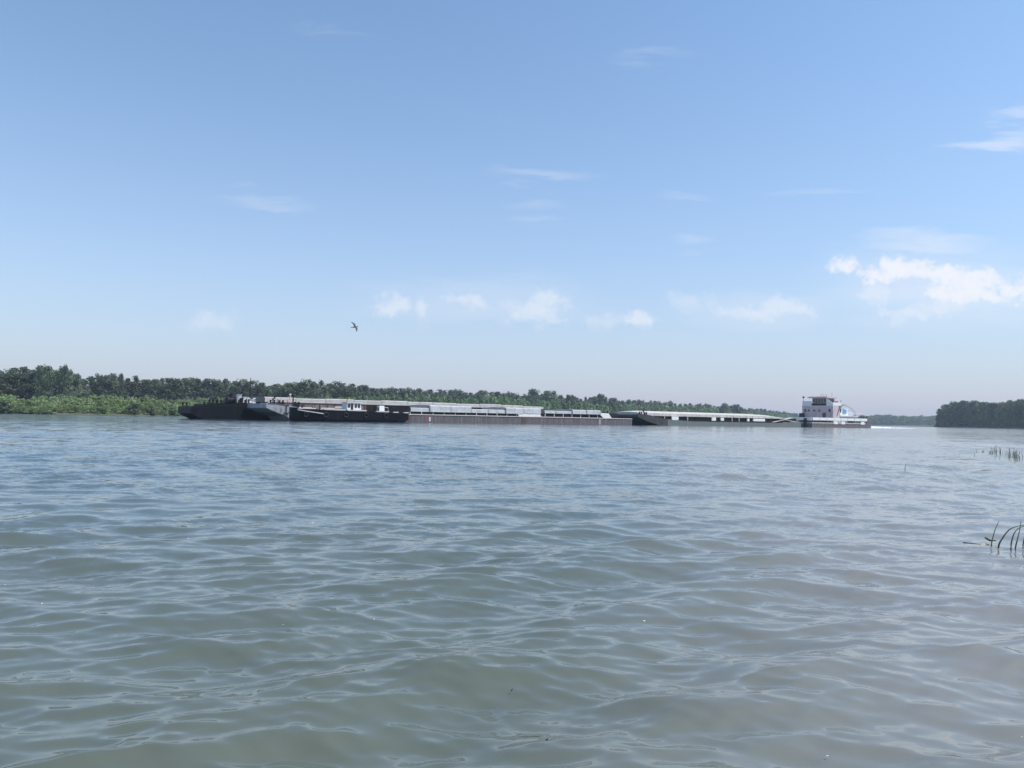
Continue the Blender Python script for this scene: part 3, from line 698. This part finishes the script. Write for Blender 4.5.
# ---- D: rear barge
sD = s_at(638); D_ = lambda px, ly=0: s_at(px, ly) - sD
D = empty('cargo_barge', cpos(sD), ANG)
tag(D, 'low rear barge with dark raked bow and one smooth pale cover ahead of the pusher', 'barge', 'barges pushed in the convoy')
DL = D_(801); xr = D_(668)
MB().prism([(0,1.85),(.05,2.35),(2.5,2.45),(xr*.55,2.0),(xr,1.45),(xr,-.8),(xr-.8,-.8),(D_(661),-.05),(D_(648),.85)], 0, 10.9).build('bow_section', 'darkgrey', D)
MB().prism([(xr+.01,1.40),(D_(690),1.05),(DL-9,1.0),(DL,1.45),(DL,-.8),(xr+.01,-.8)], 0, 10.9).build('hull', 'hull2', D)
x0, x1 = D_(640,1), D_(786,1)
xx = [x0, x0+3, (x0+x1)/2, x1-13, x1-7, x1]; hh = [3.0,3.3,3.25,3.25,3.05,2.35]
V, Fc = [], []; ys = [.95, 2.0, 5.45, 8.9, 9.95]
for x, h in zip(xx, hh):
    zb = 2.15
    for y, f in zip([.95]+ys+[9.95], [None, .55, .88, 1, .88, .55, None]): V.append((x, y, zb if f is None else zb+(h-zb)*f))
for i in range(len(xx)-1):
    for j in range(6): Fc.append((i*7+j, (i+1)*7+j, (i+1)*7+j+1, i*7+j+1))
Fc += [tuple(range(7)), tuple((len(xx)-1)*7+j for j in range(7))]
w = MB(); w.V = V; w.F = Fc; cv_ = w.build('hatch_cover', 'covertan', D)
w = MB(); k = x0+2
while k < x1-8: w.box(k,k+.08,.88,.945,2.16,2.72); k += 2.5
w.build('rib', 'covertan', cv_)
w = MB(); w.box(x0+.5,x1-1,1.25,1.5,.99,2.13); w.box(x0+.5,x1-1,9.4,9.65,.99,2.13); w.build('hatch_coaming', 'coaming', D)
for p0, p1, z0, z1 in ((674,680.5,1.3,2.1),(714,718,1.3,2.12),(723,726,1.35,2.05),(749.5,751.5,1.3,2.0),(755.5,767,1.35,2.0)):
    w = MB(); w.box(D_(p0),D_(p1),.6,.9,z0,z1); w.build('locker', 'white', D)
for px in (667.5, 690.5, 735, 742):
    w = MB(); w.box(D_(px),D_(px)+.14,.9,1.1,1.2,2.12); w.build('stanchion', 'pale', D)
bollards(D, [(1.5,.8,2.4),(3.2,.9,2.3),(DL-2,.8,1.4),(DL-4.5,.8,1.3)])
w = MB(); w.tube([(D_(648),1.5,2.3),(D_(648),1.5,3.6)],.11,6); w.tube([(D_(647),1.5,3.5),(D_(651),1.5,2.3)],.09,6); w.tube([(D_(646.5),1.5,3.5),(D_(649.5),1.5,3.5)],.12,6); w.build('mooring_post', 'dark', D)
w = MB(); w.prism([(x1-6,1.2),(x1-5.4,1.2),(x1+2.5,2.4),(x1+2,2.5)], .5, 1.2); w.prism([(x1-4,2.2),(x1-3.6,2.15),(x1+5,1.35),(x1+4.4,1.2)], .5, .9); w.build('stairway', 'pale', D)
w = MB(); w.box(x1+2.5,x1+6,2,6,1.4,2.3); w.build('winch_housing', 'dark', D)

# ---- E: pusher boat
yE = .2; sE = s_at(812, yE); E_ = lambda px, ly=yE: s_at(px, ly) - sE
E = empty('pusher_boat', cpos(sE, yE), ANG)
tag(E, 'white pusher boat with a tall wheelhouse driving the convoy from its stern at right', 'pusher boat')
EL = E_(871); WD = 10.6
MB().prism([(0,1.45),(EL-3,1.45),(EL,1.15),(EL,.2),(EL-1.2,-.8),(1.2,-.8),(0,.1)], 0, WD).build('hull', 'hull', E)
w = MB(); w.box(-.03,EL-3,-.08,-.003,1.12,1.3); w.box(-.09,-.003,-.08,WD+.08,1.12,1.3); w.build('rubbing_strake', 'pale', E)
# push knees on the bow
for y in (1.6, WD-2.2):
    w = MB(); w.prism([(-.5,.2),(-.5,2.3),(-.2,2.5),(.4,1.46),(-.02,.2)], y, y+.6); w.build('push_knee', 'dark', E)
# bulwark: white panels above the deck edge
w = MB(); w.box(-.02,.12,.15,WD-.15,1.9,2.72); w.build('bulwark', 'white', E)
xa = .4
while xa < EL-5:
    w = MB(); w.box(xa,xa+3.2,0,.1,1.95,2.7); w.build('bulwark', 'white', E); xa += 3.4
w = MB()
for i in range(9): w.tube([(.05,.3+i*1.25,1.45),(.05,.3+i*1.25,2.0)], .06, 5)
i = .4
while i < EL-4: w.tube([(i,.06,1.45),(i,.06,2.0)], .06, 5); i += 1.7
w.build('railing_post', 'dark', E)
for px in (833.5, 841, 860.5):
    w = MB(); x_ = E_(px); w.box(x_,x_+1.9,-.12,-.005,.95,1.75); w.build('fender', 'white', E)
# deckhouse: front face across the beam
h0 = E_(833, yE+.75); y0, y1 = .75, WD-.15; hL = E_(852)
w = MB(); w.box(h0,h0+3.0,y0,y1,1.46,6.2); house = w.build('deckhouse', 'dirtywhite', E)
w = MB(); hM = E_(842.5); w.box(h0+3.01,hM,y0+.15,y1-.5,1.46,6.0); w.build('deckhouse', 'white', E)
w = MB(); w.box(hM+.01,hL,y0+.4,y1-1.2,1.46,5.5); w.build('engine_house', 'white', E)
fw = y1-y0
def fy(px): return y1 - (px-803)/(833-803)*fw       # across the front face, far side at left
for px, z0, z1, wd in ((806.2,4.35,5.3,.75),(830,4.35,5.3,.75)):
    y_ = fy(px); w = MB(); w.box(h0-.05,h0-.004,y_-wd/2,y_+wd/2,z0,z1); wi = w.build('window', 'glass', house)
    w = MB(); w.box(h0-.04,h0-.003,y_-wd/2-.1,y_-wd/2-.002,z0-.1,z1+.1); w.box(h0-.04,h0-.003,y_+wd/2+.002,y_+wd/2+.1,z0-.1,z1+.1); w.box(h0-.04,h0-.003,y_-wd/2,y_+wd/2,z1+.002,z1+.1); w.build('frame', 'white', wi)
y_ = fy(824.6); w = MB(); w.box(h0-.06,h0-.004,y_-.5,y_+.5,1.5,4.1); dr = w.build('door', 'rust', house)
w = MB(); w.box(h0-.12,h0-.062,y_-.35,y_-.27,2.6,2.8); w.build('handle', 'white', dr)
w = MB()
for px in (812,818): w.box(h0-.05,h0-.003,fy(px)-.05,fy(px)+.05,1.5,6.1)
w.box(h0-.07,h0-.003,y0,y1,6.02,6.12); w.build('panel_seam', 'white', house)
w = MB(); w.box(h0-1.2,h0-.2,y1-.9,y1+.2,1.46,4.0); w.build('anchor_winch', 'dark', E)
# wheelhouse
wz = 6.21; wy0, wy1 = fy(828), fy(811.5)
w = MB(); w.box(h0+.3,h0+4.2,wy0+.5,wy1-.3,wz,8.35,0,0); wh = w.build('wheelhouse', 'dirtywhite', E)
w = MB(); w.box(h0-.7,h0+4.8,wy0-.2,wy1+.6,8.36,8.62); w.box(h0-.4,h0+4.5,wy0,wy1+.4,8.63,8.78); w.build('wheelhouse_roof', 'dirtywhite', wh)
nw = 5; ww = (wy1-wy0-1.0)/nw
for i in range(nw):
    a_ = wy0+.6+i*ww; w = MB(); w.box(h0+.25,h0+.296,a_+.08,a_+ww-.08,7.0,8.1); w.build('window', 'glass', wh)
for i in range(3):
    w = MB(); w.box(h0+.7+i*1.15,h0+1.6+i*1.15,wy0+.45,wy0+.496,7.1,8.1); w.build('window', 'glass', wh)
w = MB(); w.box(h0+.05,h0+.29,wy0+.5,wy1-.3,wz,6.85); w.build('dashboard_ledge', 'dark', wh)
for s_, (ya, yb) in enumerate(((wy0+.45, y0),(wy1-.25, y1))):
    w = MB(); b0 = [(h0+.05,ya,wz),(h0+.05,yb,wz),(h0+.05,yb,wz+(.6 if s_ == 0 else 1.3)),(h0+.05,ya,wz+(2.0 if s_ == 0 else 1.3))]
    w.V = b0 + [(x+.12,y,z) for x,y,z in b0]; w.F = [(0,1,2,3),(7,6,5,4),(0,4,5,1),(1,5,6,2),(2,6,7,3),(3,7,4,0)]
    w.build('bridge_wing', 'white', E)
w = MB(); w.box(h0+.18,h0+4,y0,y0+.12,wz,wz+.9); w.box(h0+.18,h0+4,y1-.12,y1,wz,wz+1.1); w.build('bridge_wing', 'white', E)
w = MB(); w.tube([(h0+2,5,8.8),(h0+2,5,9.7)],.07,6); w.tube([(h0+2,4.2,9.3),(h0+2,5.9,9.3)],.06,5); w.build('radar_mast', 'dirtywhite', E)
w = MB(); w.tube([(h0+.2,y1-.3,7.4),(h0+.2,y1-.3,8.5)],.05,6); w.box(h0,h0+.4,y1-.5,y1-.1,8.4,8.9); w.build('searchlight', 'dark', E)
w = MB(); w.tube([(h0+4.6,y0+.4,6.2),(h0+4.6,y0+.4,7.9)],.06,6); w.build('aerial', 'dark', E)
w = MB()
for k in range(9):
    y_ = y0+.3+k*(y1-y0-.6)/8
    w.tube([(h0-.25,y_,1.46),(h0-.25,y_,2.5)], .05, 5)
w.tube([(h0-.25,y0+.3,2.5),(h0-.25,y1-.3,2.5)], .05, 5); w.build('railing', 'pale', E)
for px, z_ in ((809.5,4.4),(815,4.4),(820,4.4)):
    y_ = fy(px); w = MB(); w.box(h0-.05,h0-.004,y_-.24,y_+.24,z_+.1,z_+.62); w.build('window', 'rust', house)
w = MB(); w.box(h0-.06,h0-.004,y0+.02,y1-.02,1.47,1.85); w.build('kick_plate', 'rust', house)
for (xx_, yy_, hh_) in ((h0+3.4,wy0+.8,1.3),(h0+3.9,wy1-.8,1.0),(h0+1,wy0+1,.7)):
    w = MB(); w.tube([(xx_,yy_,8.78),(xx_,yy_,8.78+hh_)], .035, 5); w.build('aerial', 'dark', E)
w = MB(); k = h0+4.6
while k < hM: w.tube([(k,y0,6.16),(k,y0,7.1)], .04, 5); k += 1.3
w.tube([(h0+4.6,y0,7.1),(hM,y0,7.1)], .04, 5); w.tube([(h0+4.6,y0,6.65),(hM,y0,6.65)], .03, 5); w.build('railing', 'white', E)
w = MB(); w.tube([(E_(843),1.0,2.6),(E_(843),1.0,6.0)], .10, 6); w.box(E_(838.6),E_(839.6),y0+.08,y0+.145,1.5,3.6); w.build('door', 'rust', E)
# side windows of the aft house
for px in (836.5, 840.5):
    x_ = E_(px,y0+yE); w = MB(); w.box(x_,x_+.55,y0+.1,y0+.147,4.3,5.4); w.build('window', 'glass', E)
w = MB(); w.box(h0+3.0,hM+.5,y0-.1,y1-.3,6.01,6.16); w.build('boat_deck', 'rust', E)
# funnel and crane over the after end
xf = E_(846); 
w = MB(); w.box(xf-.9,xf+.9,2.2,4.2,5.51,6.9,.15,.15); w.box(xf-.5,xf+.3,2.5,3.6,6.91,7.5); w.build('funnel', 'rust', E)
w = MB(); w.tube([(xf-3.2,.7,3.4),(xf-2.4,.7,5.2),(xf-.6,.7,6.4),(xf+.8,.7,6.5)],.11,7); w.tube([(xf+.8,.7,6.5),(xf+4.2,.7,5.4),(xf+5.8,.7,4.4),(xf+6.1,.7,3.2)],.05,6); w.build('crane_arm', 'rust', E)
w = MB(); w.box(E_(846.5),E_(849.8),1.0,1.147,4.0,5.2); w.build('blue_panel', 'blue', E)
w = MB(); w.box(E_(852.3),E_(857),1.2,3.4,3.2,4.6,.3,.2); w.build('engine_casing', 'cover', E)
# lifeboat
lb0, lb1 = E_(843), E_(861); n = 10; V, Fc = [], []
for i in range(n+1):
    t = i/n; x = lb0+(lb1-lb0)*t; q = math.sin(math.pi*min(1,max(.06,t*.94+.03)))**.45
    for (yy, zz) in ((-1,.9),(-.85,.4),(0,.0),(.85,.4),(1,.9)): V.append((x, 1.0+yy*.75*q, 2.75+zz*.72+(1-q)*.15))
for i in range(n):
    for j in range(5): Fc.append((i*5+j, (i+1)*5+j, (i+1)*5+(j+1)%5, i*5+(j+1)%5))
w = MB(); w.V = V; w.F = Fc + [tuple(range(5)), tuple(n*5+j for j in range(5))]; w.build('tender', 'white', E)
w = MB(); w.box(E_(843),E_(860),1.9,WD-1.5,1.46,2.9); w.build('after_casing', 'rust', E)
w = MB(); w.box(E_(862),E_(870),.8,WD-1,3.05,3.35); 
for px in (862.5,866,869.5):
    for yy in (.9, WD-1.2): w.tube([(E_(px),yy,1.2),(E_(px),yy,3.1)],.13,6)
w.tube([(E_(863),.9,1.3),(E_(866),.9,3.0)],.08,6); w.build('stern_gantry', 'dark', E)
w = MB()
i = E_(852)
while i < EL-4: w.tube([(i,.3,2.7),(i,.3,4.2)], .04, 5); i += 1.5
w.tube([(E_(852),.3,4.2),(EL-4,.3,4.2)],.04,5); w.build('railing', 'white', E)

# ------------------------------------------------------------------ wake foam behind the pusher
V, Fc = [], []; random.seed(21)
for i in range(520):
    t = random.random()**1.6; s_ = sE + EL + .4 + t*26; ly = random.uniform(-.3, 10.5) if t > .1 else random.uniform(0,10)
    p = P0 + U*s_ + NW*ly; b = len(V); r0 = random.uniform(.25,.9)*(1-.55*t); h = random.uniform(.12,.55)*(1-.8*t)
    for q in range(6):
        a_ = q*1.047+random.uniform(-.2,.2); V.append((p.x+math.cos(a_)*r0*1.4, p.y+math.sin(a_)*r0, -.03))
    for q in range(6):
        a_ = q*1.047+random.uniform(-.2,.2); V.append((p.x+math.cos(a_)*r0*.7, p.y+math.sin(a_)*r0*.5, h*.8))
    V.append((p.x,p.y,h))
    for q in range(6):
        Fc.append((b+q,b+(q+1)%6,b+6+(q+1)%6,b+6+q)); Fc.append((b+6+q,b+6+(q+1)%6,b+12))
o = pydata('wake_foam', V, Fc, 'foam', smooth=True); tag(o, 'white churned foam trailing from the stern of the pusher boat', 'foam', kind='stuff')
# small flecks of foam on the near water
V, Fc = [], []
for i in range(26):
    px, py = random.uniform(0,1024), 480+285*random.random()**.8
    x, y = water_at(px, py); r0 = random.uniform(.0010,.0024)*(1+.15*y); b = len(V)
    zz = .004
    for q in range(6): a_ = q*1.047; V.append((x+math.cos(a_)*r0*1.6, y+math.sin(a_)*r0, zz+random.uniform(-.002,.002)))
    V.append((x,y,zz+r0*.6))
    for q in range(6): Fc.append((b+q,b+(q+1)%6,b+6))
o = pydata('foam_flecks', V, Fc, 'foam', smooth=True); tag(o, 'tiny white foam flecks drifting on the near water', 'foam', kind='stuff')

# ------------------------------------------------------------------ reeds
def blade(px0, py0, pts, Y, wd, name='reed', label='', group=None, mt='reed'):
    """a strap-like stem rising from the water; pts are (px,py) up the blade, at depth Y"""
    mb = MB(); P = [Vector((uv(a_,b_)[0]*Y, Y, zat(a_,b_,Y))) for a_, b_ in [(px0,py0)]+pts]
    P = [Vector((P[0].x, Y, -.12))] + P; k = len(P)
    fine = []
    for i in range(k-1):
        for q in range(4):
            t = q/4; p_1 = P[max(0,i-1)]; p0 = P[i]; p1 = P[i+1]; p2 = P[min(k-1,i+2)]
            fine.append(.5*((2*p0)+(p1-p_1)*t+(2*p_1-5*p0+4*p1-p2)*t*t+(3*p0-p_1-3*p1+p2)*t**3))
    fine.append(P[-1]); mb.tube(fine, wd, 5, wd*.25)
    o = mb.build(name, mt, smooth=True); o.scale = (1,1,1)
    return tag(o, label, 'reed', group)
g_ = 'bent reeds in the near water at right'
Yr = water_at(995, 547)[1]
blade(991.5,546,[(992,541),(995,530),(999,521)], Yr, .0075, label='straight reed leaning right, leftmost of the near reeds', group=g_)
blade(998.5,547,[(1002,539),(1009,530),(1018,526),(1030,525)], Yr*.99, .009, label='reed arching low to the right, from the middle of the near reeds', group=g_)
blade(1011,548,[(1012,540),(1015,532),(1021,527),(1034,524)], Yr*.985, .0075, label='upright reed bowing over at its top, left of the rightmost pair', group=g_)
blade(1015.5,549,[(1017,541),(1019.5,531),(1021,521)], Yr*.98, .0075, label='straight upright reed at the right edge of the photo', group=g_)
blade(1023,548,[(1024,540),(1027,530),(1035,520)], Yr*.99, .0075, label='reed cut by the right edge of the photo', group=g_)
def float_leaf(pts, wd, label, name='reed_leaf'):
    mb = MB(); P = []
    for a_, b_ in pts:
        x, y = water_at(a_, b_); P.append(Vector((x,y,.022)))
    mb.tube(P, wd, 6, wd*.5); return tag(mb.build(name, 'reed', smooth=True), label, 'leaf', 'floating reed leaves')
float_leaf([(963,545.3),(972,546),(981,547)], .006, 'floating reed leaf left of the near reeds')
float_leaf([(986,540.5),(990,543),(996,543)], .012, 'broken reed leaf lying at the foot of the leaning reed')
random.seed(31)
def tuft(px, py, n, hpx, spread, label, group):
    x, Y = water_at(px, py); mb = MB()
    for i in range(n):
        dx = random.uniform(-spread, spread); dy = random.uniform(-.3,.3); h = hpx*Y/F*random.uniform(.45,1.1); l = random.uniform(-.3,.3)*h
        mb.tube([(dx,dy,-.15),(dx+l*.3,dy,h*.5),(dx+l,dy,h)], .011, 4, .004)
    o = mb.build('reed_tuft', 'reed'); o.location = (x, Y, 0); return tag(o, label, 'reeds', group)
g2 = 'reed tufts farther out at right'
for px, py, n, h, sp, lab in [(982,453,4,4,.14,'faint low tuft, leftmost of the farther reeds'),(990,454,4,5,.12,'thin tuft second from the left in the farther reeds'),(996.5,455,9,9,.07,'dense dark tuft in the middle of the farther reeds'),
        (1004,455.5,8,7,.10,'short tuft between the two densest farther reeds'),(1009,456,6,8,.08,'thin tuft just left of the tallest farther reeds'),(1014,458,12,11,.07,'tallest dense tuft of the farther reeds'),(1021,459,7,8,.10,'tuft of the farther reeds at the right edge'),
        (971,456,1,4,.02,'single tiny stem just left of the farther reeds'),(962,455,1,4,.02,'lone tiny stem farthest left of the farther reeds')]:
    tuft(px, py, n, h, sp, lab, g2)
tuft(902, 471, 1, 7, .01, 'lone thin stem standing in open water below the pusher boat', None)
# driftwood bits
for px, py, s_, lab in [(112,755,.005,'small dark bit of driftwood near the bottom left corner'),(547,742,.005,'small dark twig floating near the bottom centre'),(512,692,.004,'tiny dark speck floating above the bottom centre')]:
    x, y = water_at(px, py); mb = MB(); mb.tube([(-s_,0,0),(0,.002,s_*.6),(s_*.8,.004,s_*1.5)], s_*.55, 6, s_*.2)
    o = mb.build('driftwood', 'dark', smooth=True); o.location = (x,y,.004); tag(o, lab, 'driftwood', 'driftwood bits')

# ------------------------------------------------------------------ bird
Yb = 52.; bx = uv(355,327)[0]*Yb; bz = zat(355,327,Yb); s_ = Yb/F
V = []; Fc = []
sec = [(-.30,.012),(-.22,.035),(-.10,.055),(.02,.062),(.14,.048),(.22,.040),(.27,.036),(.31,.012),(.36,.004)]
for x, r0 in sec:
    for q in range(8): a_ = q*math.pi/4; V.append((x, math.cos(a_)*r0, math.sin(a_)*r0))
for i in range(len(sec)-1):
    for q in range(8): Fc.append((i*8+q, i*8+(q+1)%8, (i+1)*8+(q+1)%8, (i+1)*8+q))
Fc += [tuple(range(8)), tuple((len(sec)-1)*8+q for q in range(8))]
for sg in (1,-1):
    b = len(V); W_ = [(.10,-.10,.02,0),(.13,-.08,.24,.09),(.05,-.12,.44,.10),(-.10,-.16,.62,.05)]
    for xf_, xb_, y_, z_ in W_: V += [(xf_, sg*y_, z_+.008),(xb_, sg*y_, z_+.004),(xf_, sg*y_, z_-.008),(xb_, sg*y_, z_-.004)]
    for i in range(3):
        c0, c1 = b+i*4, b+(i+1)*4; Fc += [(c0,c0+1,c1+1,c1),(c0+2,c1+2,c1+3,c0+3),(c0,c1,c1+2,c0+2),(c0+1,c0+3,c1+3,c1+1)]
    Fc.append((b+12,b+13,b+15,b+14))
b = len(V); V += [(-.26,-.03,0),(-.26,.03,0),(-.42,.07,.004),(-.42,-.07,.004),(-.26,0,.014),(-.26,0,-.014)]; Fc += [(b,b+4,b+1,b+2,b+3),(b,b+3,b+2,b+1,b+5)]
w = MB(); w.V = V; w.F = Fc; o = w.build('bird', 'bird'); o.location = (bx, Yb, bz); o.rotation_euler = (R(52), R(-14), R(35)); o.scale = (.75,)*3
tag(o, 'small dark bird gliding banked over the river, alone in the sky', 'bird')

# ------------------------------------------------------------------ haze
HZ = MB(); HZ.box(-900, 1500, -60, 1700, -7, 32)
hm = bpy.data.materials.new('haze'); hm.use_nodes = True; nt = hm.node_tree; nt.nodes.clear()
ho = nt.nodes.new('ShaderNodeOutputMaterial'); pv = nt.nodes.new('ShaderNodeVolumePrincipled')
pv.inputs['Color'].default_value = (.74,.86,1,1); pv.inputs['Density'].default_value = .00026; pv.inputs['Anisotropy'].default_value = .3
nt.links.new(pv.outputs[0], ho.inputs['Volume'])
o = HZ.build('haze', hm); tag(o, 'thin pale blue haze over the river', 'haze', kind='stuff')
